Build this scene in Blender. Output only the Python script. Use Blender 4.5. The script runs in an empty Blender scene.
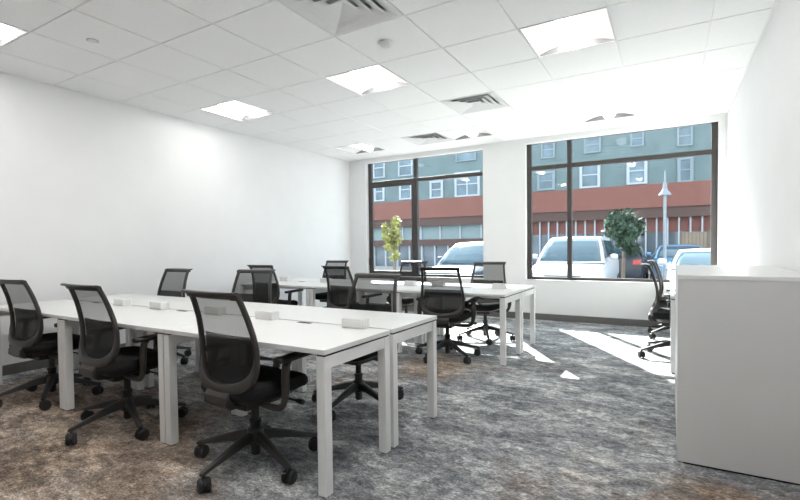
import bpy, bmesh, math, random
from mathutils import Vector, Matrix
random.seed(7)
C = bpy.context.scene
COL = C.collection
PI = math.pi

# ------------------------------------------------------------------ materials
def newmat(name):
    m = bpy.data.materials.new(name); m.use_nodes = True
    nt = m.node_tree
    return m, nt, nt.nodes['Principled BSDF'], nt.nodes['Material Output']

def plain(name, col, rough=.5, metal=0., noise=.06, scale=12., bump=0., bscale=200., spec=.5):
    m, nt, b, o = newmat(name)
    N = nt.nodes.new; L = nt.links.new
    tc = N('ShaderNodeTexCoord'); nz = N('ShaderNodeTexNoise'); nz.inputs['Scale'].default_value = scale
    nz.inputs['Detail'].default_value = 4
    L(tc.outputs['Object'], nz.inputs['Vector'])
    r = N('ShaderNodeValToRGB'); e = r.color_ramp.elements
    e[0].position = .3; e[1].position = .7
    e[0].color = tuple(max(0, c*(1-noise)) for c in col)+(1,)
    e[1].color = tuple(min(1, c*(1+noise)) for c in col)+(1,)
    L(nz.outputs['Fac'], r.inputs['Fac']); L(r.outputs['Color'], b.inputs['Base Color'])
    b.inputs['Roughness'].default_value = rough; b.inputs['Metallic'].default_value = metal
    b.inputs['Specular IOR Level'].default_value = spec
    if bump:
        n2 = N('ShaderNodeTexNoise'); n2.inputs['Scale'].default_value = bscale
        L(tc.outputs['Object'], n2.inputs['Vector'])
        bp = N('ShaderNodeBump'); bp.inputs['Strength'].default_value = bump; bp.inputs['Distance'].default_value = .002
        L(n2.outputs['Fac'], bp.inputs['Height']); L(bp.outputs['Normal'], b.inputs['Normal'])
    return m

def emit(name, col, s):
    m, nt, b, o = newmat(name)
    b.inputs['Base Color'].default_value = col+(1,)
    b.inputs['Emission Color'].default_value = col+(1,); b.inputs['Emission Strength'].default_value = s
    return m

def glass(name, tint, refl=1.0):
    m, nt, b, o = newmat(name); nt.nodes.remove(b)
    N = nt.nodes.new; L = nt.links.new
    t = N('ShaderNodeBsdfTransparent'); t.inputs['Color'].default_value = tint+(1,)
    g = N('ShaderNodeBsdfGlossy'); g.inputs['Roughness'].default_value = .02
    f = N('ShaderNodeLayerWeight')
    pw = N('ShaderNodeMath'); pw.operation = 'POWER'; pw.inputs[1].default_value = 5; L(f.outputs['Facing'], pw.inputs[0])
    mu = N('ShaderNodeMath'); mu.operation = 'MULTIPLY_ADD'; mu.inputs[1].default_value = .96*refl; mu.inputs[2].default_value = .04*refl
    L(pw.outputs[0], mu.inputs[0])
    x = N('ShaderNodeMixShader'); L(mu.outputs[0], x.inputs['Fac']); L(t.outputs[0], x.inputs[1]); L(g.outputs[0], x.inputs[2])
    L(x.outputs[0], o.inputs['Surface'])
    return m

def mesh_fabric(name, col, cover, pitch):
    # open weave: fine thread pattern with see-through holes
    m, nt, b, o = newmat(name)
    N = nt.nodes.new; L = nt.links.new
    b.inputs['Base Color'].default_value = col+(1,); b.inputs['Roughness'].default_value = .8
    t = N('ShaderNodeBsdfTransparent')
    tc = N('ShaderNodeTexCoord'); w = N('ShaderNodeTexWave'); w.bands_direction = 'Z'
    w.inputs['Scale'].default_value = pitch; w.inputs['Distortion'].default_value = .6
    L(tc.outputs['Object'], w.inputs['Vector'])
    mr = N('ShaderNodeMapRange'); mr.inputs['To Min'].default_value = cover-.1; mr.inputs['To Max'].default_value = cover+.1
    L(w.outputs['Fac'], mr.inputs['Value'])
    x = N('ShaderNodeMixShader'); L(mr.outputs[0], x.inputs['Fac']); L(t.outputs[0], x.inputs[1]); L(b.outputs[0], x.inputs[2])
    L(x.outputs[0], o.inputs['Surface'])
    return m

def carpet_mat():
    m, nt, b, o = newmat('carpet'); N = nt.nodes.new; L = nt.links.new
    tc = N('ShaderNodeTexCoord')
    def noise(scale, detail=4, rough=.55, dist=0, vec=None, sx=1, sy=1, off=0):
        mp = N('ShaderNodeMapping'); mp.inputs['Scale'].default_value = (sx, sy, 1); mp.inputs['Location'].default_value = (off, off*.7, off*.3)
        L(tc.outputs['Object'], mp.inputs['Vector'])
        n = N('ShaderNodeTexNoise'); n.inputs['Scale'].default_value = scale; n.inputs['Detail'].default_value = detail
        n.inputs['Roughness'].default_value = rough; n.inputs['Distortion'].default_value = dist
        L(mp.outputs['Vector'], n.inputs['Vector']); return n.outputs['Fac']
    def ramp(fac, stops):
        r = N('ShaderNodeValToRGB'); e = r.color_ramp.elements
        while len(e) < len(stops): e.new(.5)
        for k, (p, c) in enumerate(stops):
            e[k].position = p; e[k].color = c+(1,) if len(c) == 3 else c
        L(fac, r.inputs['Fac']); return r.outputs['Color']
    def mix(f, a, c, mode='MIX'):
        x = N('ShaderNodeMix'); x.data_type = 'RGBA'; x.blend_type = mode
        for s, v in ((0, f), (6, a), (7, c)):
            if isinstance(v, (int, float)): x.inputs[s].default_value = v
            elif isinstance(v, tuple): x.inputs[s].default_value = v+(1,)
            else: L(v, x.inputs[s])
        return x.outputs[2]
    def math_(op, a, c=None):
        x = N('ShaderNodeMath'); x.operation = op; x.use_clamp = op == 'ADD'
        for s, v in ((0, a), (1, c)):
            if v is None: continue
            if isinstance(v, (int, float)): x.inputs[s].default_value = v
            else: L(v, x.inputs[s])
        return x.outputs[0]
    # cool slate / pale grey woven cloud pattern
    cool = ramp(noise(2.9, 12, .76, .5, sx=.8, sy=1.3), [(.34, (.15, .157, .172)), (.45, (.24, .247, .26)), (.54, (.32, .323, .328)), (.64, (.45, .45, .448))])
    warm = ramp(noise(3.0, 12, .76, .5, off=5, sx=.8, sy=1.3), [(.34, (.125, .092, .072)), (.45, (.225, .172, .135)), (.55, (.31, .25, .205)), (.64, (.41, .35, .30))])
    # where the warm yarn takes over: woven zones of the broadloom
    big = noise(.85, 3, .5, .3, off=2.0)
    zone = None
    for (x, y, r, amt) in ((-4.2, .9, 2.6, .55), (-2.3, 1.2, 1.5, .34), (.35, 2.45, .75, .42), (-2.4, 3.9, 1.2, .20), (-3.2, 3.0, 1.0, .15), (-1.9, 4.25, .8, .10)):
        g = N('ShaderNodeVectorMath'); g.operation = 'DISTANCE'; g.inputs[1].default_value = (x, y, 0)
        L(tc.outputs['Object'], g.inputs[0])
        mr = N('ShaderNodeMapRange'); mr.interpolation_type = 'SMOOTHERSTEP'
        mr.inputs['From Min'].default_value = 0; mr.inputs['From Max'].default_value = r
        mr.inputs['To Min'].default_value = amt; mr.inputs['To Max'].default_value = 0
        L(g.outputs['Value'], mr.inputs['Value'])
        zone = mr.outputs[0] if zone is None else math_('ADD', zone, mr.outputs[0])
    f = math_('ADD', big, zone)
    med = noise(5, 6, .65, .8, off=9)
    f = math_('ADD', f, math_('MULTIPLY', math_('SUBTRACT', med, .5), .5))
    fw = N('ShaderNodeMapRange'); fw.inputs['From Min'].default_value = .60; fw.inputs['From Max'].default_value = .84
    L(f, fw.inputs['Value'])
    base = mix(fw.outputs[0], cool, warm)
    # ragged hard edged pale and dark patches in the weave
    pale = ramp(noise(2.6, 15, .72, .2, off=13, sx=.75, sy=1.35), [(.515, (1, 1, 1)), (.530, (1.55, 1.54, 1.51))])
    base = mix(1., base, pale, 'MULTIPLY')
    dark = ramp(noise(3.6, 15, .74, .2, off=21, sx=.75, sy=1.4), [(.455, (.68, .685, .70)), (.470, (1, 1, 1))])
    base = mix(.9, base, dark, 'MULTIPLY')
    # thin broken lines of dark yarn
    lines = ramp(noise(11, 6, .7, .3, off=31, sx=.35, sy=2.6), [(.492, (1, 1, 1)), (.499, (.5, .5, .51)), (.506, (1, 1, 1))])
    base = mix(.6, base, lines, 'MULTIPLY')
    # short woven streaks, running across the room
    st = ramp(noise(17, 12, .88, .5, sx=.8, sy=1.2), [(.42, (.35, .35, .36)), (.5, (.92, .92, .92)), (.58, (1.65, 1.65, 1.63))])
    base = mix(.75, base, st, 'MULTIPLY')
    fi = ramp(noise(85, 5, .8, 0, sx=.6, sy=1.6), [(.34, (.32, .32, .32)), (.5, (.95, .95, .95)), (.66, (1.8, 1.8, 1.8))])
    base = mix(.95, base, fi, 'MULTIPLY')
    L(base, b.inputs['Base Color']); b.inputs['Roughness'].default_value = .95; b.inputs['Specular IOR Level'].default_value = .1
    bp = N('ShaderNodeBump'); bp.inputs['Strength'].default_value = .5; bp.inputs['Distance'].default_value = .004
    L(noise(220, 3, .6), bp.inputs['Height']); L(bp.outputs['Normal'], b.inputs['Normal'])
    return m

def banded(name, col, col2, axis, pitch, width=.12, rough=.7):
    m, nt, b, o = newmat(name); N = nt.nodes.new; L = nt.links.new
    tc = N('ShaderNodeTexCoord'); sp = N('ShaderNodeSeparateXYZ'); L(tc.outputs['Object'], sp.inputs[0])
    d = N('ShaderNodeMath'); d.operation = 'DIVIDE'; d.inputs[1].default_value = pitch; L(sp.outputs[axis], d.inputs[0])
    fr = N('ShaderNodeMath'); fr.operation = 'FRACT'; L(d.outputs[0], fr.inputs[0])
    lt = N('ShaderNodeMath'); lt.operation = 'LESS_THAN'; lt.inputs[1].default_value = width; L(fr.outputs[0], lt.inputs[0])
    nz = N('ShaderNodeTexNoise'); nz.inputs['Scale'].default_value = 1.2; nz.inputs['Detail'].default_value = 6; L(tc.outputs['Object'], nz.inputs['Vector'])
    r = N('ShaderNodeValToRGB'); r.color_ramp.elements[0].color = tuple(c*.85 for c in col)+(1,); r.color_ramp.elements[1].color = tuple(c*1.12 for c in col)+(1,)
    r.color_ramp.elements[0].position = .3; r.color_ramp.elements[1].position = .7
    L(nz.outputs['Fac'], r.inputs['Fac'])
    x = N('ShaderNodeMix'); x.data_type = 'RGBA'; L(lt.outputs[0], x.inputs[0]); L(r.outputs['Color'], x.inputs[6]); x.inputs[7].default_value = col2+(1,)
    L(x.outputs[2], b.inputs['Base Color']); b.inputs['Roughness'].default_value = rough
    return m

def brick_mat(name, c1, c2, mortar):
    m, nt, b, o = newmat(name); N = nt.nodes.new; L = nt.links.new
    tc = N('ShaderNodeTexCoord'); mp = N('ShaderNodeMapping'); mp.inputs['Rotation'].default_value = (PI/2, 0, 0)
    L(tc.outputs['Object'], mp.inputs['Vector'])
    br = N('ShaderNodeTexBrick'); br.inputs['Scale'].default_value = 3.6
    br.inputs['Color1'].default_value = c1+(1,); br.inputs['Color2'].default_value = c2+(1,); br.inputs['Mortar'].default_value = mortar+(1,)
    br.inputs['Mortar Size'].default_value = .014
    L(mp.outputs['Vector'], br.inputs['Vector']); L(br.outputs['Color'], b.inputs['Base Color']); b.inputs['Roughness'].default_value = .9
    return m

M = {}
M['wall'] = plain('white_wall_paint', (.87, .87, .87), .75, noise=.012, scale=3, bump=.08, bscale=300)
M['tile'] = plain('ceiling_tile', (.94, .94, .94), .9, noise=.012, scale=40, bump=.15, bscale=260)
M['grid'] = plain('ceiling_grid_metal', (.85, .85, .85), .5, noise=.01)
M['white'] = plain('white_laminate', (.76, .76, .75), .35, noise=.012, scale=5)
M['white_metal'] = plain('white_powder_coat', (.78, .78, .77), .4, noise=.012, scale=8)
M['gap'] = plain('dark_shadow_gap_plastic', (.02, .02, .02), .7)
M['cab'] = plain('white_cabinet_laminate', (.60, .60, .60), .45, noise=.012, scale=4)
M['base'] = plain('grey_vinyl_baseboard', (.14, .135, .13), .6)
M['frame'] = plain('dark_bronze_aluminium', (.055, .048, .045), .45, noise=.05)
M['glass'] = glass('window_glass', (.93, .965, .97), .6)
M['black'] = plain('black_plastic', (.018, .0165, .016), .45, noise=.12, scale=30, bump=.1)
M['taupe'] = plain('dark_taupe_plastic', (.030, .0255, .023), .42, noise=.1, scale=20, bump=.1)
M['fabric'] = plain('black_seat_fabric', (.014, .014, .015), .9, noise=.2, scale=80, bump=.5, bscale=500, spec=.2)
M['mesh'] = mesh_fabric('black_back_mesh', (.009, .009, .009), .65, 55)
M['lumbar'] = mesh_fabric('black_lumbar_mesh', (.005, .005, .005), .82, 55)
M['rubber'] = plain('black_caster_rubber', (.012, .012, .012), .6)
M['steel'] = plain('brushed_steel', (.5, .5, .5), .3, 1.0)
M['box'] = plain('light_grey_plastic', (.74, .74, .74), .5)
M['lens'] = emit('lit_lamp_lens', (1, .985, .96), 2.2)
M['lensdim'] = emit('dimmed_lamp_lens', (1, .985, .96), 1.9)
M['lensboost'] = emit('boosted_lamp_lens', (1, .985, .96), 44.0)  # unseen overhead troffers, boosted far above the visible rows to light the near room
M['lensraised'] = emit('raised_lamp_lens', (1, .985, .96), 14.0)  # corner troffer, raised above the other visible ones to help light the near room
M['refl'] = plain('white_reflector_enamel', (.86, .86, .86), .5, noise=.005)
M['endplate'] = plain('perforated_grey_end_plate', (.25, .25, .25), .6)
M['diff'] = plain('white_air_diffuser_enamel', (.80, .80, .80), .5, noise=.01)
M['duct'] = plain('dark_duct_metal', (.55, .55, .55), .7)
M['carpet'] = carpet_mat()

# ------------------------------------------------------------------ mesh builder
class MB:
    def __init__(s): s.v = []; s.f = []
    def add(s, vs, fs):
        n = len(s.v); s.v += [tuple(p) for p in vs]; s.f += [tuple(i+n for i in f) for f in fs]; return s
    def box(s, x0, x1, y0, y1, z0, z1):
        return s.add([(x0,y0,z0),(x1,y0,z0),(x1,y1,z0),(x0,y1,z0),(x0,y0,z1),(x1,y0,z1),(x1,y1,z1),(x0,y1,z1)],
                     [(0,3,2,1),(4,5,6,7),(0,1,5,4),(1,2,6,5),(2,3,7,6),(3,0,4,7)])
    def loft(s, rings, caps=True, closed=False):
        n = len(rings[0]); vs = [p for r in rings for p in r]; fs = []
        m = len(rings)
        for k in range(m if closed else m-1):
            for i in range(n):
                a = k*n+i; b_ = k*n+(i+1) % n; k2 = (k+1) % m
                fs.append((a, b_, k2*n+(i+1) % n, k2*n+i))
        if caps and not closed:
            fs.append(tuple(reversed(range(n)))); fs.append(tuple(range((m-1)*n, m*n)))
        return s.add(vs, fs)
    def tube(s, pts, r, n=10, closed=False):
        pts = [Vector(p) for p in pts]; rings = []
        if not isinstance(r, (list, tuple)): r = [r]*len(pts)
        up = None
        for k, p in enumerate(pts):
            if closed: t = pts[(k+1) % len(pts)]-pts[k-1]
            else: t = pts[min(k+1, len(pts)-1)]-pts[max(k-1, 0)]
            t.normalize()
            if up is None:
                a = Vector((0,0,1)) if abs(t.z) < .9 else Vector((1,0,0))
                up = (a-t*a.dot(t)).normalized()
            else: up = (up-t*up.dot(t)).normalized()
            w = t.cross(up)
            rr = r[k] if not isinstance(r[k], tuple) else None
            if rr is None: ra, rb = r[k]
            else: ra = rb = rr
            rings.append([p+w*math.cos(2*PI*i/n)*ra+up*math.sin(2*PI*i/n)*rb for i in range(n)])
        return s.loft(rings, closed=closed)
    def lathe(s, prof, n=20, c=(0,0,0), axis='z'):
        rings = []
        for (r, h) in prof:
            ring = []
            for i in range(n):
                a = 2*PI*i/n; q = (r*math.cos(a), r*math.sin(a), h)
                if axis == 'x': q = (q[2], q[0], q[1])
                if axis == 'y': q = (q[1], q[2], q[0])
                ring.append((q[0]+c[0], q[1]+c[1], q[2]+c[2]))
            rings.append(ring)
        return s.loft(rings)
    def grid(s, rows):
        n = len(rows[0]); fs = []
        for k in range(len(rows)-1):
            for i in range(n-1): fs.append((k*n+i, k*n+i+1, (k+1)*n+i+1, (k+1)*n+i))
        return s.add([p for r in rows for p in r], fs)
    def xf(s, mat):
        s.v = [tuple(mat @ Vector(p)) for p in s.v]; return s
    def build(s, name, mat, parent=None, smooth=False, bevel=0, seg=2, loc=None, rz=0):
        me = bpy.data.meshes.new(name); bm = bmesh.new()
        vs = [bm.verts.new(p) for p in s.v]; bm.verts.ensure_lookup_table()
        for f in s.f:
            try: bm.faces.new([vs[i] for i in f])
            except ValueError: pass
        bmesh.ops.recalc_face_normals(bm, faces=bm.faces)
        if bevel:
            es = [e for e in bm.edges if len(e.link_faces) == 2 and e.calc_face_angle(0) > .6]
            bmesh.ops.bevel(bm, geom=es, offset=bevel, segments=seg, profile=.6, affect='EDGES', clamp_overlap=True)
        for f in bm.faces: f.smooth = smooth
        bm.to_mesh(me); bm.free()
        me.materials.append(mat)
        if smooth:
            try: me.set_sharp_from_angle(angle=math.radians(40))
            except Exception: pass
        o = bpy.data.objects.new(name, me); COL.objects.link(o)
        if parent is not None: o.parent = parent
        if loc: o.location = loc
        if rz: o.rotation_euler = (0, 0, rz)
        return o

def tag(o, label=None, cat=None, group=None, kind=None):
    if label: o['label'] = label
    if cat: o['category'] = cat
    if group: o['group'] = group
    if kind: o['kind'] = kind
    return o
def empty(name, loc, rz=0, label=None, cat=None, group=None):
    o = bpy.data.objects.new(name, None); COL.objects.link(o); o.location = loc; o.rotation_euler = (0,0,rz)
    o.empty_display_size = .1
    return tag(o, label, cat, group)
def copy_tree(o, parent=None):
    c = o.copy(); COL.objects.link(c); c.parent = parent
    for ch in list(o.children): copy_tree(ch, c)
    return c
def struct(o, label, cat):
    return tag(o, label, cat, kind='structure')

# ------------------------------------------------------------------ room measures (metres)
XL, XR, YW, YF, H = -5.69, .676, 7.715, -.85, 2.996
TX, TY, PX, PY = -.40, 1.76, .675, .676
# floor
f = MB().box(XL-.2, XR+.2, YF-.2, YW, -.12, 0).build('floor', M['carpet'])
struct(f, 'mottled slate blue, grey and brown carpet covering the office floor', 'floor')

# walls
struct(MB().box(XL-.15, XL, YF-.15, YW, 0, H+.25).build('wall_left', M['wall']), 'long plain white wall along the left side of the office', 'wall')
struct(MB().box(XR, XR+.15, YF-.15, YW, 0, H+.25).build('wall_right', M['wall']), 'plain white wall behind the low storage cabinet', 'wall')
struct(MB().box(XL-.15, XR+.15, YF-.15, YF, 0, H+.25).build('wall_front', M['wall']), 'white wall behind the camera', 'wall')
W1 = (-5.29, -2.816); W2 = (-2.075, .578); ZS, ZH = .655, 2.917; WT = .17
wb = MB()
y0, y1 = YW, YW+WT
wb.box(XL-.15, W1[0], y0, y1, -.3, H+.4); wb.box(W1[1], W2[0], y0, y1, -.3, H+.4); wb.box(W2[1], XR+.15, y0, y1, -.3, H+.4)
for w in (W1, W2):
    wb.box(w[0], w[1], y0, y1, -.3, ZS); wb.box(w[0], w[1], y0, y1, ZH, H+.4)
struct(wb.build('wall_back', M['wall']), 'white window wall with two large window openings', 'wall')

# baseboards
bh = .105
struct(MB().box(XL, XL+.012, YF, YW, 0, bh).build('baseboard_left', M['base'], bevel=.003), 'dark grey vinyl baseboard along the left wall', 'baseboard')
struct(MB().box(XL+.012, XR-.012, YW-.012, YW, 0, bh).build('baseboard_back', M['base'], bevel=.003), 'dark grey vinyl baseboard under the two windows', 'baseboard')
struct(MB().box(XR-.012, XR, YF, YW, 0, bh).build('baseboard_right', M['base'], bevel=.003), 'dark grey vinyl baseboard along the right wall', 'baseboard')

# windows
FY0, FY1 = YW+.095, YW+.155
GY = (FY0+FY1)/2
def window(n, w, mull, label, door=False):
    root = MB()
    x0, x1 = w; fw = .075; t0, t1 = 2.475, 2.545
    fr = .036 if door else fw
    root.box(x0, x0+fw, FY0, FY1, ZS, ZH+.02); root.box(x1-fr, x1, FY0, FY1, ZS, ZH+.02)
    root.box(x0+fw, x1-fr, FY0, FY1, ZS, ZS+.05); root.box(x0+fw, x1-fr, FY0, FY1, ZH-.003, ZH+.02)
    root.box(mull-.035, mull+.035, FY0-.01, FY1, ZS+.05, ZH-.003)
    root.box(x0+fw, mull-.035, FY0-.008, FY1, t0, t1); root.box(mull+.035, x1-fr, FY0-.008, FY1, t0, t1)
    o = root.build('window_%d' % n, M['frame'], bevel=.004)
    struct(o, label, 'window')
    for (a, b_) in ((x0+fw, mull-.035), (mull+.035, x1-fr)):
        for (c, d) in ((ZS+.05, t0), (t1, ZH-.003)):
            MB().box(a-.004, b_+.004, GY-.004, GY+.004, c-.004, d+.004).build('pane', M['glass'], o)
    if door:
        s = MB(); a, b_ = x0+fw, mull-.035; q = .055
        s.box(a, a+.03, FY0-.012, GY-.01, ZS+.05, t0); s.box(b_-q, b_, FY0-.012, GY-.01, ZS+.05, t0)
        s.box(a+.03, b_-q, FY0-.012, GY-.01, t0-q, t0); s.box(a+.03, b_-q, FY0-.012, GY-.01, ZS+.05, ZS+.05+q)
        s.build('sash', M['frame'], o, bevel=.003)
    lt = MB(); lt.box(x0+.012, x0+.05, FY0-.03, FY0, .87, .96); lt.box(x0+.02, x0+.035, FY0-.045, FY0-.02, .93, 1.0)
    lt.build('latch', M['frame'], o, bevel=.004)
    return o
window(1, W1, -4.20, 'dark framed window near the far left corner with a narrow opening sash', True)
window(2, W2, -1.392, 'wide dark framed window between white pier and right wall')
for n, w, lb in ((1, W1, 'white ledge below the window near the left corner'), (2, W2, 'white ledge below the wide window at the right')):
    struct(MB().box(w[0], w[1], YW-.006, FY0, ZS-.004, ZS+.006).build('trim_%d' % n, M['white'], bevel=.002), lb, 'window sill')
# wall angle under the ceiling
t = MB()
t.box(XL, XL+.016, YF, YW, H-.006, H+.006); t.box(XR-.016, XR, YF, YW, H-.006, H+.006)
t.box(XL+.016, XR-.016, YW-.03, YW, H-.012, H+.006)
struct(t.build('trim_3', M['grid']), 'thin white edge trim where the walls meet the ceiling', 'ceiling trim')

# ------------------------------------------------------------------ ceiling
lightcells = [(-7, -1), (-4, -1), (-1, -1)]+[(i, j) for i in (-7, -4, -1) for j in (3, 7)]
diffcells = [(-3, 1), (-3, 5), (-5, 7)]
skip = set(lightcells+diffcells)
cm = MB(); g = .006; rec = .010
for i in range(-9, 3):
    for j in range(-8, 10):
        if (i, j) in skip: continue
        a, b_ = TX+i*PX+g, TX+(i+1)*PX-g; c, d = TY+j*PY+g, TY+(j+1)*PY-g
        a = max(a, XL+.004); b_ = min(b_, XR-.004); c = max(c, YF+.004); d = min(d, YW-.01)
        if b_-a < .05 or d-c < .05: continue
        cm.box(a, b_, c, d, H, H+.02)
# carrier grid above the tile faces
gb = .012
for i in range(-9, 4):
    x = TX+i*PX
    if XL+.02 < x < XR-.02: cm.box(x-gb, x+gb, YF, YW, H+rec, H+rec+.02)
for j in range(-8, 10):
    y = TY+j*PY
    if YF+.02 < y < YW-.02: cm.box(XL, XR, y-gb, y+gb, H+rec, H+rec+.02)
ceil = cm.build('ceiling', M['tile'])
struct(ceil, 'white suspended ceiling of square acoustic tiles', 'ceiling')
sl = MB().box(XL-.15, XR+.15, YF-.15, YW+WT, H+.30, H+.45).build('ceiling_slab', M['wall'])
struct(sl, 'structural slab above the suspended ceiling', 'ceiling')

def cell(i, j): return TX+(i+.5)*PX, TY+(j+.5)*PY
hx, hy = PX/2-g, PY/2-g
def make_light():
    r = empty('ceiling_light', (0,0,0))
    fr = MB(); q = .014
    fr.box(-hx, -hx+q, -hy, hy, -.003, .016); fr.box(hx-q, hx, -hy, hy, -.003, .016)
    fr.box(-hx+q, hx-q, -hy, -hy+q, -.003, .016); fr.box(-hx+q, hx-q, hy-q, hy, -.003, .016)
    fr.build('frame', M['refl'], r, bevel=.002)
    rows = []
    lw = .080
    for s in (-1, 1):
        prof = []
        for k in range(9):
            u = k/8; x = (hx-q)+(lw-(hx-q))*u
            prof.append((s*x, .010+.052*math.sin(u*PI/2)))
        rf = MB().grid([[(x, y, z) for x, z in prof] for y in (-hy+q, hy-q)])
        rf.build('reflector', M['refl'], r, smooth=True)
    ln = [(lw*math.sin(a), .060-.060*math.cos(a)) for a in [(-1+2*k/10)*PI/2 for k in range(11)]]
    ring0 = [(x, -hy+q+.002, z) for x, z in ln]; ring1 = [(x, hy-q-.002, z) for x, z in ln]
    MB().loft([ring0, ring1]).build('lens', M['lens'], r, smooth=True)
    for y in (-hy+q, hy-q):
        MB().box(-hx+q, hx-q, y-.001, y+.001, .0, .085).build('end_plate', M['endplate'], r)
    MB().box(-hx, hx, -hy, hy, .088, .10).build('housing', M['grid'], r)
    return r
lp = make_light()
where = {(-7,-1): 'lit square ceiling troffer cut off at the top left corner of the view',
 (-4,-1): 'ceiling troffer above the nearest bench, out of view overhead', (-1,-1): 'ceiling troffer nearest the camera by the right wall, out of view overhead',
 (-7,3): 'lit square ceiling troffer by the left wall above the middle of the room',
 (-4,3): 'lit square ceiling troffer between the smoke detector and the slotted air diffuser',
 (-1,3): 'lit square ceiling troffer nearest the right wall and largest in view',
 (-7,7): 'washed out ceiling troffer in the far left corner by the window',
 (-4,7): 'washed out ceiling troffer above the right half of the narrow window',
 (-1,7): 'washed out ceiling troffer just above the wide window'}
first = True
for (i, j) in lightcells:
    o = lp if first else copy_tree(lp); first = False
    x, y = cell(i, j); o.location = (x, y, H)
    tag(o, where[(i, j)], 'ceiling light', 'square ceiling troffers')
    lm = 'lensdim' if j == 7 else 'lens' if j == 3 else 'lensraised' if i == -7 else 'lensboost'
    if j != 3:      # output chosen per row for the lighting: near row boosted, window row lowered
        for c in o.children:
            if c.name.startswith('lens'):
                c.data = c.data.copy(); c.data.materials[0] = M[lm]

def make_diffuser():
    r = empty('air_diffuser', (0,0,0))
    def ring(mb, ro, ri, z0, z1, th=.004):
        # a sloping square cone ring from outer half size ro at z0 to inner ri at z1
        A = [(-ro,-ro,z0),(ro,-ro,z0),(ro,ro,z0),(-ro,ro,z0)]; B = [(-ri,-ri,z1),(ri,-ri,z1),(ri,ri,z1),(-ri,ri,z1)]
        A2 = [(x*(1-.02), y*(1-.02), z+th) for x, y, z in A]; B2 = [(x, y, z+th) for x, y, z in B]
        vs = A+B+A2+B2; fs = []
        for k in range(4):
            n = (k+1) % 4
            fs += [(k, n, 4+n, 4+k), (8+k, 12+k, 12+n, 8+n), (k, 8+k, 8+n, n), (4+k, 4+n, 12+n, 12+k)]
        mb.add(vs, fs)
    m = MB(); q = .022
    m.box(-hx, -hx+q, -hy, hy, -.004, .012); m.box(hx-q, hx, -hy, hy, -.004, .012); m.box(-hx+q, hx-q, -hy, -hy+q, -.004, .012); m.box(-hx+q, hx-q, hy-q, hy, -.004, .012)
    m.build('frame', M['diff'], r, bevel=.002)
    for ro, ri in ((.312, .232), (.242, .160), (.170, .090)):
        m = MB(); ring(m, ro-.008, ri, -.004, .026); ring(m, ro, ro-.010, -.006, -.004, .002); m.build('louver', M['diff'], r)
    m = MB(); c = .098
    m.add([(-c,-c,-.008),(c,-c,-.008),(c,c,-.008),(-c,c,-.008),(0,0,.040)], [(0,4,1),(1,4,2),(2,4,3),(3,4,0)])
    m.build('center_cone', M['diff'], r)
    MB().box(-hx, hx, -hy, hy, .10, .11).build('duct_box', M['duct'], r)
    return r
dp = make_diffuser(); first = True
for (i, j), lb in zip(diffcells, ('stepped square air diffuser at the top of the view, beside the smoke detector', 'small looking air diffuser with dark slots between the two lit troffers', 'faint air diffuser close to the narrow window at the far end')):
    o = dp if first else copy_tree(dp); first = False
    x, y = cell(i, j); o.location = (x, y, H); tag(o, lb, 'air diffuser', 'ceiling air diffusers')
sd = empty('smoke_detector', (-2.116, 3.425, H), 0, 'round white smoke detector on the ceiling below the stepped diffuser', 'smoke detector')
MB().lathe([(.001, 0), (.055, 0), (.058, -.012), (.052, -.02)], 24).build('mounting_base', M['box'], sd, smooth=True)
MB().lathe([(.050, -.018), (.046, -.034), (.034, -.044), (.012, -.048), (.001, -.048)], 24).build('cover', M['white'], sd, smooth=True)
sp = empty('sprinkler_head', (-4.20, 2.10, H), 0, 'small concealed sprinkler plate on the ceiling tile near the left wall', 'sprinkler')
MB().lathe([(.001, -.006), (.036, -.006), (.040, -.001), (.040, .002)], 24).build('cover_plate', M['white'], sp, smooth=True)
MB().lathe([(.044, .0), (.044, -.002), (.041, -.002), (.041, .0)], 24).build('escutcheon', M['endplate'], sp, smooth=True)

# ------------------------------------------------------------------ desks
DT, DW, DD = .735, 1.293, .612       # top height, width, depth
LG = .053
def make_desk():
    # origin at floor, centre; user side is -y, joint side is +y
    r = empty('desk', (0,0,0))
    hx_, hy_ = DW/2, DD/2
    MB().box(-hx_, hx_, -hy_, hy_, DT-.026, DT).build('tabletop', M['white'], r, bevel=.0025)
    for sx in (-1, 1):
        for sy in (-1, 1):
            x = sx*(hx_-LG/2-.002); y = sy*(hy_-LG/2-.004)
            l = MB().box(x-LG/2, x+LG/2, y-LG/2, y+LG/2, .008, DT-.036).build('leg', M['white_metal'], r, bevel=.004)
            MB().lathe([(.02, 0), (.022, .003), (.018, .009)], 12, (x, y, 0)).build('foot', M['rubber'], l)
        x = sx*(hx_-LG/2-.002)
        MB().box(x-LG/2+.004, x+LG/2-.004, -hy_+LG+.004, hy_-LG-.004, DT-.100, DT-.036).build('end_rail', M['white_metal'], r, bevel=.003)
    for sx in (-1, 1):
        x = sx*(hx_-LG/2-.004)
        MB().box(x-LG/2+.002, x+LG/2-.002, -hy_+.010, hy_-.010, DT-.036, DT-.026).build('spacer', M['gap'], r)
    MB().box(-hx_+LG, hx_-LG, .16, .20, DT-.10, DT-.036).build('cross_beam', M['white_metal'], r, bevel=.003)
    cs = MB().box(-.055, .055, hy_-.045, hy_-.012, DT-.003, DT+.002).build('cable_slot', M['gap'], r, bevel=.001)
    tag(cs, 'dark cable slot in the tabletop')
    return r
desk0 = make_desk()
XS = [-1.437-DW/2, -2.735-DW/2, -4.033-DW/2]
NB, FB = (1.722, 2.975), (4.55, 5.79)
D = []
for (yy0, yy1), bl in ((NB, 'near'), (FB, 'far')):
    for row in (0, 1):
        for k, x in enumerate(XS):
            D.append((x, (yy0+DD/2) if row == 0 else (yy1-DD/2), 0 if row == 0 else PI, bl, row, k))
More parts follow.
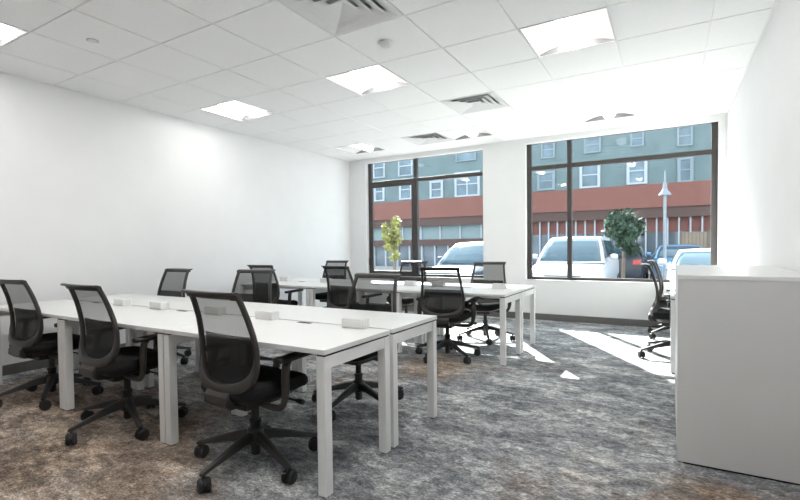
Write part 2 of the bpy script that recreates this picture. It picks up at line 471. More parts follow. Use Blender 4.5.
lab = {
 ('near',0,0): 'white desk at the front right corner of the nearest bench, closest to the camera',
 ('near',0,1): 'white desk in front row of the nearest bench, between the two closest black chairs',
 ('near',0,2): 'white desk in front row of the nearest bench, cut off by the left edge',
 ('near',1,0): 'white desk on the back side of the nearest bench, right end, under a white box',
 ('near',1,1): 'white desk on the back side of the nearest bench, middle one of three',
 ('near',1,2): 'white desk on the back side of the nearest bench, end next to the left wall',
 ('far',0,0): 'white desk at the right end of the far bench, side away from the windows',
 ('far',0,1): 'white desk in the middle of the far bench, side away from the windows',
 ('far',0,2): 'white desk at the left wall end of the far bench, side away from the windows',
 ('far',1,0): 'white desk at the right end of the far bench, side next to the windows',
 ('far',1,1): 'white desk in the middle of the far bench, side next to the windows',
 ('far',1,2): 'white desk at the left wall end of the far bench, side next to the windows'}
first = True
for (x, y, rz, bl, row, k) in D:
    o = desk0 if first else copy_tree(desk0); first = False
    o.location = (x, y, 0); o.rotation_euler = (0,0,rz)
    if row == 1:
        for c in list(o.children):
            if c.name.startswith('cable_slot'): bpy.data.objects.remove(c)
    tag(o, lab[(bl,row,k)], 'desk', 'white desks of the %s bench' % bl)
for y, lb in ((5.035+DW/2, 'white desk against the right wall, just beyond the white storage cabinet'), (5.035+DW*1.5+.008, 'white desk against the right wall, right below the wide window')):
    o = copy_tree(desk0); o.location = (.008+DD/2, y, 0); o.rotation_euler = (0,0,-PI/2)
    tag(o, lb, 'desk', 'white desks along the right wall')

# power boxes standing on the tops
def make_box():
    r = empty('power_box', (0,0,0))
    MB().box(-.080, .080, -.036, .036, 0, .056).build('body', M['box'], r, bevel=.004)
    MB().box(-.070, .070, -.0385, -.035, .010, .046).build('outlet_face', M['white'], r, bevel=.001)
    MB().box(-.077, .077, -.033, .033, .056, .059).build('lid', M['white'], r, bevel=.001)
    return r
pb = make_box(); first = True
for x, y, lb in (
  (-1.67, 2.305, 'white power box on the nearest bench, closest to its right hand end'),
  (-2.43, 2.305, 'white power box on the nearest bench, beside the top of the closest chair back'),
  (-2.98, 2.305, 'white power box on the nearest bench, seen through the mesh of the closest chair'),
  (-3.69, 2.305, 'white power box on the nearest bench, right one of the close pair between front chairs'),
  (-4.24, 2.305, 'white power box on the nearest bench, left one of the close pair between front chairs'),
  (-1.69, 5.15, 'white power box on the far bench, at its right end below the pier between windows'),
  (-2.46, 5.15, 'white power box on the far bench, seen through the mesh of the rightmost near chair'),
  (-2.86, 5.15, 'white power box on the far bench, in front of the silver blue car'),
  (-4.24, 5.15, 'white power box on the far bench, left of the overlapping pair of chairs'),
  (-5.03, 5.15, 'white power box on the far bench, nearest the left wall')):
    o = pb if first else copy_tree(pb); first = False
    o.location = (x, y, DT); tag(o, lb, 'power box', 'white power boxes on the benches')
o = copy_tree(pb); o.location = (.16, 5.65, DT); o.rotation_euler = (0,0,-PI/2)
tag(o, 'white power box on the desk beyond the white storage cabinet', 'power box', 'white power boxes on the benches')

# ------------------------------------------------------------------ cabinet
CX0, CX1, CY0, CY1, CH = .040, .662, 2.985, 4.42, 1.055
cb = empty('storage_cabinet', ((CX0+CX1)/2, (CY0+CY1)/2, 0), 0, 'waist high plain white storage cabinet at the right edge, nearest to the camera', 'cabinet')
ox, oy = cb.location.x, cb.location.y
def cbx(x0, x1, y0, y1, z0, z1): return MB().box(x0-ox, x1-ox, y0-oy, y1-oy, z0, z1)
cbx(CX0+.022, CX1-.002, CY0+.021, CY1-.021, .014, CH-.024).build('carcass', M['cab'], cb, bevel=.001)
cbx(CX0+.03, CX1, CY0+.012, CY1-.012, 0, .014).build('plinth', M['gap'], cb)  # near-black colour draws the shadow line along the cabinet foot
cbx(CX0, CX1+.002, CY0-.002, CY1+.002, CH-.022, CH).build('top_panel', M['white'], cb, bevel=.0015)
for yy in (CY0, CY1-.02):
    cbx(CX0+.001, CX1, yy, yy+.02, .012, CH-.023).build('end_panel', M['cab'], cb, bevel=.001)
hw = (CY1-CY0-.044)/2
for k in range(2):
    d = cbx(CX0+.002, CX0+.021, CY0+.024+k*hw, CY0+.018+hw+k*hw, .018, CH-.027).build('door', M['white'], cb, bevel=.0015)

# ------------------------------------------------------------------ office chair
def catmull(pts, n=6):
    out = []
    P = [Vector(p) for p in pts]
    for k in range(len(P)-1):
        p0 = P[max(k-1,0)]; p1 = P[k]; p2 = P[k+1]; p3 = P[min(k+2,len(P)-1)]
        for i in range(n):
            t = i/n
            out.append(.5*((2*p1)+(-p0+p2)*t+(2*p0-5*p1+4*p2-p3)*t*t+(-p0+3*p1-3*p2+p3)*t**3))
    out.append(P[-1]); return out
def interp(tab, x):
    for (a, fa), (b, fb) in zip(tab, tab[1:]):
        if x <= b:
            t = (x-a)/(b-a); t = max(0, min(1, t)); return fa+(fb-fa)*t
    return tab[-1][1]
BY = [(.46, -.228), (.50, -.218), (.56, -.198), (.63, -.188), (.70, -.189), (.78, -.200), (.86, -.219), (.94, -.246), (1.0, -.272)]
def back_y(z, x=0): return interp(BY, z)-.0+.35*x*x   # wraps gently forward at the sides
def make_chair():
    r = empty('office_chair', (0,0,0))
    # seat: superellipse cushion, waterfall front
    def ring(sc, z, droop=0):
        out = []
        for i in range(40):
            a = 2*PI*i/40; c, s = math.cos(a), math.sin(a)
            x = .252*sc*abs(c)**.55*(1 if c > 0 else -1); y = .01+.25*sc*abs(s)**.55*(1 if s > 0 else -1)
            zz = z-droop*max(0, (y-.12)/.14)**2*.03+(.012*(abs(x)/.25)**2)
            out.append((x, y, zz))
        return out
    MB().loft([ring(.80, .425, 1), ring(.95, .430, 1), ring(1.0, .45, 1), ring(1.0, .475, 1), ring(.955, .495, 1), ring(.82, .505, 1), ring(.45, .503, 1), ring(.1, .501, 0)]).build('seat', M['fabric'], r, smooth=True)
    MB().loft([ring(.72, .395, 1), ring(.80, .41, 1), ring(.88, .428, 1)]).build('seat_pan', M['black'], r, smooth=True)
    # back frame: rounded U from the top left corner down and up to the top right
    half = [(.196, .995), (.203, .93), (.213, .85), (.224, .77), (.231, .70), (.230, .64), (.218, .58), (.190, .535), (.14, .505), (.08, .490), (0, .485)]
    path = [(-x, z) for x, z in half]+[(x, z) for x, z in reversed(half[:-1])]
    P = [Vector((x, back_y(z, x), z)) for x, z in catmull([(x, z, 0) for x, z in path], 4) and [(p.x, p.y) for p in catmull([(x, z, 0) for x, z in path], 4)]]
    rings = []
    for k, p in enumerate(P):
        t = (P[min(k+1, len(P)-1)]-P[max(k-1, 0)]).normalized()
        ny = Vector((0, 1, 0)); ny = (ny-t*ny.dot(t)).normalized(); inn = t.cross(ny)
        low = max(0, min(1, (.66-p.z)/.16))
        wd = .0125+.021*low; dp = .014+.008*low
        rings.append([p+inn*wd*math.copysign(abs(math.cos(a))**.6, math.cos(a))+ny*dp*math.copysign(abs(math.sin(a))**.6, math.sin(a)) for a in [2*PI*i/12 for i in range(12)]])
    bf = MB().loft(rings).build('back_frame', M['taupe'], r, smooth=True)
    # top bar with a lip sweeping backwards
    rows = []; xs = [-.218+.436*k/12 for k in range(13)]
    prof = [(.012, -.018), (.014, .0), (.006, .012), (-.03, .020), (-.062, .019), (-.062, .010), (-.03, .006), (-.014, -.018)]
    rg = []
    for x in xs:
        e = 1-.30*(abs(x)/.218)**4
        rg.append([(x, back_y(1.0, x)+dy*e, .993+dz) for dy, dz in prof])
    MB().loft(rg).build('top_bar', M['taupe'], r, smooth=True)
    # mesh panel
    def hwid(z):
        t = [(zz, x) for x, zz in reversed(half)]
        return interp(t, z)
    def panel(z0, z1, off, shr, n=14):
        rows = []
        for k in range(n+1):
            z = z0+(z1-z0)*k/n; w = hwid(z)-shr
            rows.append([(w*(-1+2*i/10), back_y(z, w*(-1+2*i/10))+off, z) for i in range(11)])
        return MB().grid(rows)
    panel(.495, .995, .004, .004, 18).build('back_mesh', M['mesh'], r, smooth=True)
    panel(.508, .768, .016, .02).build('lumbar_panel', M['lumbar'], r, smooth=True)
    # bracket from the back down to the mechanism
    rg = []
    for (y, z, w, th) in ((-.218, .492, .088, .012), (-.236, .455, .094, .022), (-.236, .415, .094, .026), (-.205, .385, .09, .022), (-.12, .375, .075, .022), (-.02, .378, .07, .02)):
        rg.append([(w, y-th, z), (w, y+th*.4, z+th), (-w, y+th*.4, z+th), (-w, y-th, z)])
    MB().loft(rg).build('back_bracket', M['taupe'], r, bevel=.006)
    MB().box(-.085, .085, -.13, .12, .345, .402).build('tilt_mechanism', M['black'], r, bevel=.012)
    for s in (-1, 1):
        pts = catmull([(s*.08, -.05, .378), (s*.20, -.05, .372), (s*.275, -.05, .385), (s*.305, -.052, .44), (s*.308, -.05, .53), (s*.305, -.04, .605), (s*.300, -.02, .636)], 5)
        rr = [(.013+.006*min(1, max(0, (p.z-.38)/.1)), .019+.009*min(1, max(0, (p.z-.42)/.1))) for p in pts]
        a = MB().tube(pts, rr, 10).build('armrest', M['taupe'], r, smooth=True)
        rgs = []
        for (y, w, z) in ((-.110, .025, 0.654), (-.10, .040, 0.656), (-.04, .047, 0.656), (.06, .046, 0.660), (.15, .042, 0.662), (.195, .030, 0.661), (.205, .015, 0.659)):
            rgs.append([(s*.297+w*math.copysign(abs(math.cos(q))**.7, math.cos(q)), y+.01, z-.012+.015*math.copysign(abs(math.sin(q))**.7, math.sin(q))) for q in [2*PI*i/12 for i in range(12)]])
        MB().loft(rgs).build('arm_pad', M['black'], a, smooth=True)
    lv = MB().tube([(.08, .06, .385), (.20, .07, .385), (.255, .075, .382)], [.006, .006, .007], 8).build('lever', M['black'], r, smooth=True)
    MB().tube([(.25, .075, .382), (.275, .077, .381), (.305, .08, .38), (.312, .08, .38)], [.009, .015, .014, .006], 10).build('lever_knob', M['black'], lv, smooth=True)
    MB().lathe([(.021, .05), (.026, .055), (.028, .15), (.030, .235), (.034, .24), (.034, .255), (.022, .257), (.022, .36)], 20).build('gas_column', M['black'], r, smooth=True)
    sb = MB().lathe([(.032, .112), (.046, .118), (.053, .14), (.050, .18), (.042, .20), (.034, .204)], 20).build('star_base', M['black'], r, smooth=True)
    R_ = .355
    for k in range(5):
        a = 2*PI*k/5-PI/2
        rg = []
        for (d, z, w, h) in ((.030, .163, .030, .030), (.10, .155, .026, .026), (.20, .132, .021, .020), (.29, .109, .017, .014), (.365, .092, .016, .010), (.373, .090, .010, .007)):
            rg.append([(d, w*cx_, z+h*cz) for cx_, cz in ((1, -.6), (.75, .8), (.35, 1), (-.35, 1), (-.75, .8), (-1, -.6), (-.7, -1), (.7, -1))])
        MB().loft(rg).xf(Matrix.Rotation(a, 4, 'Z')).build('base_leg', M['black'], sb, smooth=True)
        # twin wheel caster
        m = MB()
        for s in (-1, 1):
            m.lathe([(.008, s*.008), (.034, s*.008), (.037, s*.013), (.036, s*.024), (.030, s*.030), (.008, s*.031)], 20, (0, .012, .0372), 'x')
        m.tube([(0, 0, .085), (0, .002, .066)], .009, 8)
        m.tube([(0, -.022, .062), (0, .0, .070), (0, .03, .064), (0, .046, .046)], [(.007,.006), (.007,.008), (.007,.007), (.006,.005)], 8)
        m.lathe([(.029, -.010), (.029, .010)], 16, (0, .012, .0372), 'x')
        m.xf(Matrix.Translation((R_*math.cos(a), R_*math.sin(a), 0)) @ Matrix.Rotation(a*1.7+.6, 4, 'Z'))
        m.build('caster', M['rubber'], sb, smooth=True)
    return r
ch = make_chair()
R = math.radians
# x, y, facing (deg, 0 = towards the windows, + turns to the left wall), base turn, label, group
chairs = [
 (-2.05, 1.84,  -3, 2, 'black mesh office chair closest to the camera, pulled up to the right front desk', 'chairs on the near side of the nearest bench'),
 (-3.28, 1.80,  -2, 0, 'black mesh office chair in the front row, second from the bench corner', 'chairs on the near side of the nearest bench'),
 (-4.47, 1.84,  2, -14, 'black mesh office chair in the front row, cut off by the left edge', 'chairs on the near side of the nearest bench'),
 (-2.08, 2.90, 178, 0, 'black mesh office chair behind the nearest bench, its base seen under the bench end', 'chairs behind the nearest bench'),
 (-3.65, 3.11, 192, 0, 'black mesh office chair behind the nearest bench, second from its right end', 'chairs behind the nearest bench'),
 (-4.82, 2.98, 180, 30, 'black mesh office chair behind the nearest bench, closest to the left wall', 'chairs behind the nearest bench'),
 (-2.12, 4.65,  7, -14, 'black mesh office chair before the far bench, rightmost on its near side', 'chairs on the near side of the far bench'),
 (-3.40, 4.62,  -9, 0, 'black mesh office chair before the far bench, middle one on its near side', 'chairs on the near side of the far bench'),
 (-4.70, 4.62,   0, 0, 'black mesh office chair before the far bench, closest to the left wall', 'chairs on the near side of the far bench'),
 (-2.09, 5.78, 186, 26, 'rightmost black mesh office chair on the window side of the far bench', 'chairs on the window side of the far bench'),
 (-3.36, 5.92, 180, 0, 'black mesh office chair on window side of far bench, before the silver blue car', 'chairs on the window side of the far bench'),
 (-4.86, 5.95, 182, 0, 'black mesh office chair on window side of far bench, nearest the left wall', 'chairs on the window side of the far bench'),
 (.06, 5.75, -88, 10, 'black mesh office chair seen edge on at the desk just beyond the white cabinet', 'chairs along the right wall'),
 (.08, 7.00, -92, 25, 'black mesh office chair seen edge on at the desk below the wide window', 'chairs along the right wall'),
]
first = True
for (x, y, fa, bt, lb, gp) in chairs:
    o = ch if first else copy_tree(ch); first = False
    o.location = (x, y, 0); o.rotation_euler = (0, 0, R(fa)); tag(o, lb, 'chair', gp)
    for c in o.children:
        if c.name.startswith('star_base'): c.rotation_euler = (0, 0, R(bt-fa))

# ------------------------------------------------------------------ outside
GZ = -.35
M['asphalt'] = plain('asphalt', (.16, .17, .19), .9, noise=.25, scale=6, bump=.3)
M['concrete'] = plain('pale_concrete', (.30, .29, .28), .9, noise=.1, scale=3, bump=.2)
M['teal'] = banded('teal_clapboard', (.125, .172, .175), (.095, .13, .133), 'Z', .19, .12)
M['brick'] = brick_mat('red_brick', (.19, .062, .046), (.235, .085, .065), (.19, .14, .12))
M['brickdark'] = brick_mat('dark_brown_brick', (.085, .05, .042), (.11, .062, .052), (.09, .06, .055))
M['whitepaint'] = plain('white_window_paint', (.38, .40, .43), .6)
M['trimteal'] = plain('grey_teal_window_paint', (.20, .24, .26), .6)
M['dglass'] = plain('dim_window_glass', (.12, .17, .20), .08, noise=.4, scale=.8)
M['sglass'] = plain('shopfront_glass', (.10, .12, .14), .06, noise=.6, scale=.5)
M['paleteal'] = plain('pale_teal_panel', (.22, .28, .285), .7)
M['wood'] = banded('weathered_fence_boards', (.24, .18, .13), (.09, .065, .05), 'X', .16, .12)
M['green'] = plain('street_tree_leaf', (.03, .065, .035), .7, noise=.5, scale=3)
M['yellow'] = plain('yellow_green_leaf', (.24, .24, .06), .6, noise=.35, scale=4)
M['bark'] = plain('grey_bark', (.16, .13, .10), .9, noise=.3)
M['postgrey'] = plain('grey_lamp_post', (.25, .28, .31), .5, .3)
M['bell'] = plain('white_lamp_bell', (.20, .22, .25), .4)
M['cwhite'] = plain('white_car_paint', (.42, .43, .44), .3, noise=.01)
M['csilver'] = plain('silver_blue_car_paint', (.05, .08, .125), .3, 0., noise=.02)
M['cblue'] = plain('blue_car_paint', (.12, .26, .42), .25, .2, noise=.02)
M['cdark'] = plain('dark_grey_car_paint', (.05, .055, .07), .25, .2, noise=.02)
M['cglass'] = plain('car_window_glass', (.045, .08, .105), .06, noise=.15, scale=1.5)
M['lamp'] = plain('clear_headlamp', (.75, .72, .70), .1)
M['red'] = plain('red_lamp_cover', (.55, .05, .04), .2)
M['tyre'] = plain('black_tyre', (.02, .02, .02), .8)
M['alloy'] = plain('silver_alloy', (.5, .5, .52), .3, .8)

struct(MB().box(-60, 40, YW+WT, 60, GZ-.2, GZ).build('street', M['asphalt']), 'grey asphalt car park and street outside the windows', 'street')
struct(MB().box(-60, 40, YW+WT, 10.4, GZ, GZ+.13).build('sidewalk', M['concrete'], bevel=.02), 'pale concrete sidewalk just outside the windows', 'sidewalk')
struct(MB().box(-60, 40, 25.5, 29.9, GZ, GZ+.13).build('far_sidewalk', M['concrete'], bevel=.02), 'pale concrete sidewalk in front of the teal building', 'sidewalk')

BYD = 30.0
bd = empty('building', (0, BYD, GZ), 0, 'teal clapboard building with a red brick band across the street', 'building')
def bb(x0, x1, y0, y1, z0, z1): return MB().box(x0, x1, y0-BYD, y1-BYD, z0-GZ, z1-GZ)
bb(-42, 12, BYD, BYD+9, 4.62, 9.6).build('siding_wall', M['teal'], bd)
bb(-42.3, 12.3, BYD-.35, BYD+9.3, 9.6, 9.9).build('roof_cornice', M['whitepaint'], bd)
bb(-42, 12, BYD-.18, BYD+9, 3.30, 4.62).build('brick_band', M['brick'], bd)
bb(-42, 12, BYD-.10, BYD+9, 2.72, 3.30).build('dark_band', M['brickdark'], bd)  # darker brown band below the red brick
bb(-10.2, 12, BYD+.25, BYD+9, 1.9, 2.72).build('brick_panel', M['brick'], bd)
bb(-10.2, 12, BYD+.20, BYD+9, GZ, 1.9).build('shopfront_glazing', M['sglass'], bd)
bb(-42, -10.2, BYD+.25, BYD+9, 1.75, 2.72).build('pale_panel', M['paleteal'], bd)
bb(-42, -10.2, BYD-.05, BYD+9, 1.30, 1.75).build('brown_sign_band', M['brickdark'], bd)
bb(-42, -10.2, BYD+.2, BYD+9, GZ, 1.30).build('shopfront_glazing', M['sglass'], bd)
k = 0
x = -9.9
while x < 6:
    bb(x-.04, x+.04, BYD+.05, BYD+.22, GZ, 2.72).build('shopfront_post', M['whitepaint'], bd); x += .545
x = -22.
while x < -10.3:
    bb(x-.06, x+.06, BYD+.05, BYD+.22, GZ, 1.30).build('shopfront_post', M['whitepaint'], bd); x += 1.05
x = -22.
while x < -10.3:
    bb(x-.05, x+.05, BYD+.12, BYD+.27, 1.75, 2.72).build('shopfront_post', M['whitepaint'], bd); x += 1.55
def bwin(x0, x1, z0, z1, fr=.16, mt='whitepaint'):
    m = MB()
    def b(a, b_, c, d, dy=.09): m.box(a, b_, -dy, .02, c-GZ, d-GZ)
    b(x0, x0+fr, z0, z1); b(x1-fr, x1, z0, z1); b(x0+fr, x1-fr, z1-fr, z1); b(x0+fr, x1-fr, z0, z0+fr*.7)
    zm = (z0+z1)/2; b(x0+fr, x1-fr, zm-.035, zm+.035, .05)
    if x1-x0 > 1.5: b((x0+x1)/2-.05, (x0+x1)/2+.05, z0+fr*.7, zm-.035, .06); b((x0+x1)/2-.05, (x0+x1)/2+.05, zm+.035, z1-fr, .06)
    o = m.build('window', M[mt], bd)
    MB().box(x0+fr*.5, x1-fr*.5, -.025, .005, z0+fr*.5-GZ, z1-fr*.5-GZ).build('pane', M['dglass'], o)
for w in ((-4.75, -3.58, 4.66, 6.24), (-2.17, -1.10, 4.68, 6.26), (.36, 1.12, 4.6, 6.0), (-13.0, -11.15, 4.66, 6.38), (-14.95, -13.9, 4.68, 5.95),
          (-7.3, -6.2, 4.7, 5.9), (-19.75, -18.8, 4.75, 6.25), (-17.5, -16.4, 4.75, 6.25), (-9.9, -8.9, 4.7, 6.2), (3.2, 4.3, 4.7, 6.2)):
    bwin(*w, mt='whitepaint' if w[0] in (-4.75, -2.17, -13.0, -14.95, -19.75, -17.5) else 'trimteal')
for w in ((-4.5, -3.55, 6.75, 7.75), (-1.98, -1.28, 6.85, 7.75), (.34, 1.08, 6.6, 7.72), (-7.05, -6.2, 6.7, 7.8), (-19.8, -18.75, 6.55, 8.1), (-17.55, -16.35, 6.5, 8.0), (-12.9, -11.4, 7.1, 8.4)):
    bwin(*w, fr=.10, mt='whitepaint' if w[0] < -16 else 'trimteal')

# cars -------------------------------------------------------------
def car(name, loc, rz, paint, hgt, L_, W_, hood, hoodlen, label, rear=False, suv=False):
    # local: front at y=0 facing -y, length along +y, ground z=0
    r = empty(name, loc, rz, label, 'car', 'parked cars')
    w = W_/2
    # lower body: stations along y with (half width, top z)
    belt = hood+.10
    st = [(0.0, w*.80, .32, hood*.66), (.06, w*.90, .25, hood*.78), (.25, w*.97, .22, hood*.90), (.55, w, .20, hood*.96), (hoodlen, w, .20, hood+.03),
          (hoodlen+.35, w, .20, belt), (L_*.55, w, .20, belt+.02), (L_-.7, w, .20, belt+.04), (L_-.18, w*.96, .24, belt+.0), (L_-.03, w*.90, .30, belt-.08), (L_, w*.84, .36, belt-.18)]
    rg = []
    for (y, hw_, zb, zt) in st:
        sh = .10
        half_ = [(hw_*.80, zb), (hw_*.97, zb+.10), (hw_, zb+(zt-zb)*.45), (hw_*.985, zt-sh), (hw_*.93, zt-sh*.25), (hw_*.75, zt), (hw_*.35, zt+.018)]
        rg.append([(x, y, z) for x, z in half_]+[(-x, y, z) for x, z in reversed(half_)])
    MB().loft(rg).build('body', M[paint], r, smooth=True, bevel=0)
    # cabin
    y0, y1 = hoodlen-.02, (L_-.12 if suv else L_-.75)
    ry0, ry1 = hoodlen+.85, (L_-.45 if suv else L_-1.55)
    zb_, zr = belt-.06, hgt
    wb_, wr = w*.92, w*.70
    def crown(x, ww): return .035*(1-(x/ww)**2)
    n = 8
    rows = []
    for (y, ww, z, cr, bow) in ((y0, wb_, zb_, 0, .16), (y0+(ry0-y0)*.5, (wb_+wr)/2+.012, (zb_+zr)/2+.04, .0, .10), (ry0, wr, zr-.03, .6, .05), (ry0+.18, wr, zr, 1, 0), ((ry0+ry1)/2, wr, zr+.015, 1, 0), (ry1-.1, wr, zr-.01, 1, 0), (ry1, wr*.98, zr-.04, .6, -.03), ((ry1+y1)/2, (wb_+wr)/2, (zb_+zr)/2+.04, 0, -.06), (y1, wb_*.95, zb_, 0, -.08)):
        rows.append([(ww*(-1+2*i/n), y-bow*(1-(-1+2*i/n)**2), z+cr*crown(ww*(-1+2*i/n), ww)) for i in range(n+1)])
    m = MB().grid(rows)
    nr = len(rows)
    # close the sides
    base = len(m.v)
    for side in (0, n):
        idx = [k*(n+1)+side for k in range(nr)]
        m.f.append(tuple(idx))
    m.build('cabin', M[paint], r, smooth=True)
    # glass panels laid over the cabin
    def row_at(k): 
        i = min(int(k), len(rows)-2); t = k-i
        return [tuple(Vector(p).lerp(Vector(q), t)) for p, q in zip(rows[i], rows[i+1])]
    def glass_strip(nm, k0, k1, out, ends):
        g_rows = []
        for q in range(7):
            rw = row_at(k0+(k1-k0)*q/6)
            l, r_ = Vector(rw[0]).lerp(Vector(rw[1]), ends), Vector(rw[n]).lerp(Vector(rw[n-1]), ends)
            g_rows.append([tuple(Vector(p)+Vector(out)*.016) for p in [l]+rw[1:n]+[r_]])
        o = MB().grid(g_rows).build(nm, M['cglass'], r, smooth=True)
        so_ = o.modifiers.new('solid', 'SOLIDIFY'); so_.thickness = .006
    glass_strip('windshield', .12, 1.88, (0, -.7, .7), .35)
    glass_strip('rear_window', 6.15, 7.7, (0, .7, .7), .35)
    def quad_panel(nm, c00, c10, c11, c01, bow0, bow1, out, mat):
        g_ = MB().grid([[tuple(Vector(c00).lerp(Vector(c10), u/8).lerp(Vector(c01).lerp(Vector(c11), u/8), t/4)+Vector(out)*.012) for u in range(9)] for t in range(5)])
        o = g_.build(nm, M[mat], r, smooth=True)
        so_ = o.modifiers.new('solid', 'SOLIDIFY'); so_.thickness = .008
    def lerp(a, b, t): return a+(b-a)*t
    for s in (-1, 1):
        x0_, x1_ = s*(lerp(wb_, wr, .18)+.014), s*(lerp(wb_, wr, .86)+.016)
        zlo, zhi = lerp(zb_, zr, .18), lerp(zb_, zr, .86)
        quad_panel('side_window', (x0_, y0+.38, zlo), (x0_, y1-.35, zlo), (x1_, ry1-.05, zhi), (x1_, ry0+.02, zhi), 0, 0, (s*1.2, 0, .2), 'cglass')
        mm = MB(); cx_ = s*(w+.10)
        mm.loft([[(cx_+dx*sc, hoodlen+.50+dy, belt+.10+dz*sc) for dx, dz in ((.10,.055),(.05,.08),(-.05,.08),(-.10,.05),(-.10,-.05),(-.05,-.075),(.05,-.075),(.10,-.04))] for dy, sc in ((-.08,.55),(-.04,.95),(.04,1),(.06,.9))])
        mm.box(min(s*(w-.06), s*(w+.04)), max(s*(w-.06), s*(w+.04)), hoodlen+.47, hoodlen+.52, belt+.02, belt+.07)
        mm.build('mirror', M[paint], r, bevel=.008)
        hl = MB(); hz = hood*.74
        hl.loft([[(s*w*xx, yy, hz+dz) for xx, yy, dz in pts] for pts in (
            ((.50,-.005,-.05),(.86,.09,-.05),(.93,.24,.02),(.90,.20,.075),(.78,.07,.085),(.52,.0,.05)),
            ((.50,.10,-.05),(.84,.20,-.05),(.90,.30,.02),(.88,.28,.075),(.76,.20,.085),(.52,.12,.05)))])
        hl.xf(Matrix.Translation((0, -.012, 0))).build('headlight', M['lamp'], r, bevel=.006)
        tl = MB().box(min(s*w*.62, s*w*.90), max(s*w*.62, s*w*.90), L_-.10, L_+.012, belt-.28, belt-.10)
        tl.build('tail_light', M['red'], r, bevel=.015)
        for yy in (.85, L_-.95):
            wh = MB().lathe([(.20, -.11), (.31, -.11), (.335, -.08), (.335, .08), (.31, .11), (.20, .11)], 28, (s*(w-.10), yy, .335), 'x').build('wheel', M['tyre'], r, smooth=True)
            MB().lathe([(.02, -.115), (.215, -.10), (.215, .10), (.02, .115)], 20, (s*(w-.10), yy, .335), 'x').build('hub', M['alloy'], wh, smooth=True)
    gr = MB()
    for q in range(4): gr.box(-w*.46, w*.46, -.02, .03, hood*.60+q*.045, hood*.60+q*.045+.022)
    gr.build('grille', M['cdark'], r, bevel=.004)
    MB().box(-w*.55, w*.55, -.012, .05, .30, hood*.46).build('air_intake', M['tyre'], r, bevel=.02)
    MB().box(-.26, .26, -.03, .0, hood*.48, hood*.48+.13).build('license_plate', M['cwhite'], r, bevel=.003)
    return r
car('car', (-2.42, 12.5, GZ), 0, 'cwhite', 1.80, 4.9, 1.98, 1.04, 1.05, 'white minivan parked nose in at the wide window', suv=True)
car('car', (-5.32, 11.4, GZ), R(-4), 'csilver', 1.68, 4.8, 2.0, .98, 1.30, 'silver blue car parked outside the narrow window')
car('car', (.90, 11.9, GZ), 0, 'cwhite', 1.40, 4.8, 1.92, .92, 1.30, 'low white sedan parked at the right end of the wide window')
car('car', (.45, 19.3, GZ), R(3), 'cblue', 1.50, 4.6, 1.95, .98, 1.15, 'blue car farther back, left of and behind the white sedan')
car('car', (-1.78, 23.8, GZ), PI, 'cdark', 1.66, 4.6, 1.95, 1.0, 1.2, 'dark car with red tail lights seen past the minivan', suv=True)

# lamp post
lpost = empty('street_lamp', (-.134, 17.6, GZ), 0, 'street lamp with a white bell shade and tall finial', 'street lamp')
MB().lathe([(.14, 0), (.14, .12), (.09, .2), (.075, .6), (.055, .7), (.045, 3.12), (.06, 3.16), (.045, 3.22)], 16).build('post', M['postgrey'], lpost, smooth=True)
MB().lathe([(.19, 3.18), (.175, 3.23), (.10, 3.32), (.065, 3.42), (.06, 3.54), (.045, 3.60)], 20).build('lamp_shade', M['bell'], lpost, smooth=True)
MB().lathe([(.03, 3.58), (.03, 3.86), (.018, 3.97), (.004, 4.0)], 10).build('finial', M['bell'], lpost, smooth=True)

# trees
def tree(name, loc, h, crown, cz, n, leaf, mat, label, flat=1.0):
    r = empty(name, loc, 0, label, 'tree')
    m = MB(); m.tube([(0,0,0), (.03,.02,h*.35), (-.02,.03,h*.62), (.02,0,h*.9)], [.07*h/3, .055*h/3, .04*h/3, .012*h/3], 10)
    rnd = random.Random(len(label))
    for k in range(9):
        a = rnd.random()*6.28; z = cz-crown*.7+rnd.random()*crown*1.1
        m.tube([(0, 0, z), (math.cos(a)*crown*.35, math.sin(a)*crown*.35, z+crown*.22), (math.cos(a)*crown*.7, math.sin(a)*crown*.7, z+crown*.5)], [.02*h/3, .014*h/3, .005*h/3], 6)
    m.build('trunk', M['bark'], r, smooth=True)
    c = MB(); lumps = [(rnd.gauss(0, .36)*crown, rnd.gauss(0, .36)*crown, cz+rnd.gauss(0, .42)*crown*flat, crown*(.28+.2*rnd.random())) for _ in range(16)]
    for k in range(n):
        lx, ly, lz, lr = rnd.choice(lumps)
        d = Vector((rnd.gauss(0,1), rnd.gauss(0,1), rnd.gauss(0,1))).normalized()*lr*(.4+.6*rnd.random())
        p = Vector((lx, ly, lz))+d
        u = Vector((rnd.gauss(0,1), rnd.gauss(0,1), rnd.gauss(0,1))).normalized(); v = u.cross(Vector((rnd.gauss(0,1), rnd.gauss(0,1), rnd.gauss(0,1)))).normalized()
        s = leaf*(.7+.6*rnd.random())
        c.add([p-u*s, p+v*s*.5+u*s*.1, p+u*s, p-v*s*.5+u*s*.1], [(0, 1, 2, 3)])
    c.build('foliage', M[mat], r)
    return r
tree('street_tree', (-1.45, 18.4, GZ), 3.1, .86, 2.18, 3600, .085, 'green', 'dense green street tree beside the lamp post', 1.0)
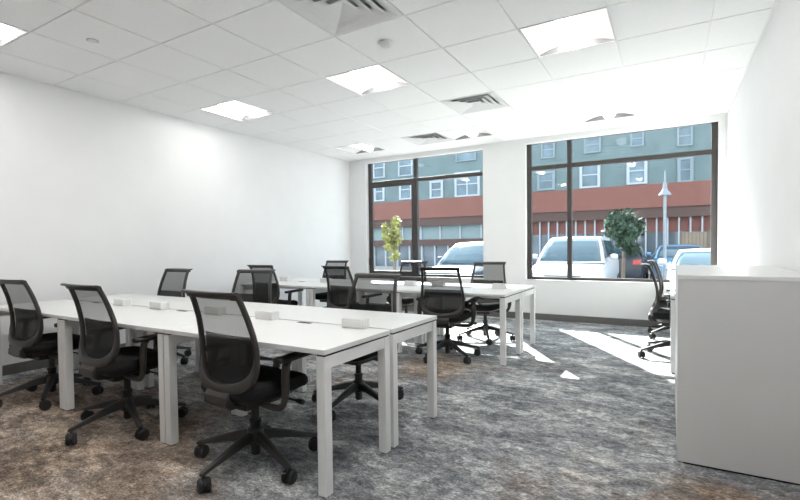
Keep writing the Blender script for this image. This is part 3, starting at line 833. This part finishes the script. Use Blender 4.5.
tree('sapling', (-7.25, 12.0, GZ), 2.5, .42, 1.95, 900, .07, 'yellow', 'slender yellow green sapling outside the narrow sash', 1.5)

# fence
fn = empty('wood_fence', (1.3, 27.5, GZ), 0, 'weathered wooden board fence behind the white sedan', 'fence')
MB().box(-.75, 1.5, -.03, .03, .1, 2.15).build('board_panel', M['wood'], fn)
for x in (-.8, .4, 1.5): MB().box(x-.05, x+.05, -.08, .05, 0, 2.25).build('post', M['bark'], fn, bevel=.01)

# ------------------------------------------------------------------ light
w = bpy.data.worlds.new('sky'); C.world = w; w.use_nodes = True
bg = w.node_tree.nodes['Background']; bg.inputs['Color'].default_value = (.80, .90, 1.0, 1); bg.inputs['Strength'].default_value = 2.1
sun = bpy.data.lights.new('sun', 'SUN'); sun.energy = 22; sun.angle = R(.53); sun.color = (1, .96, .90)
so = bpy.data.objects.new('sun', sun); COL.objects.link(so)
so.rotation_euler = Vector((.645, -1, -.845)).to_track_quat('-Z', 'Y').to_euler()
so.location = (-10, 20, 15)

# ------------------------------------------------------------------ camera
yaw, pit, rol = R(-30.302), R(-1.578), R(-.671)
F = Vector((math.sin(yaw)*math.cos(pit), math.cos(yaw)*math.cos(pit), math.sin(pit)))
Rv = Vector((math.cos(yaw), -math.sin(yaw), 0)); U = Rv.cross(F)
R2 = Rv*math.cos(rol)+U*math.sin(rol); U2 = -Rv*math.sin(rol)+U*math.cos(rol)
cam = bpy.data.cameras.new('camera'); co = bpy.data.objects.new('camera', cam); COL.objects.link(co)
mat = Matrix(((R2.x, U2.x, -F.x, 0), (R2.y, U2.y, -F.y, 0), (R2.z, U2.z, -F.z, 1.229), (0, 0, 0, 1)))
co.matrix_world = mat
cam.sensor_width = 36; cam.lens = 461.177*36/800; cam.shift_y = 9.667/800; cam.clip_start = .05; cam.clip_end = 300
C.camera = co
C.view_settings.view_transform = 'Standard'; C.view_settings.look = 'None'; C.view_settings.gamma = 1; C.view_settings.exposure = .78
C.view_settings.use_curve_mapping = False
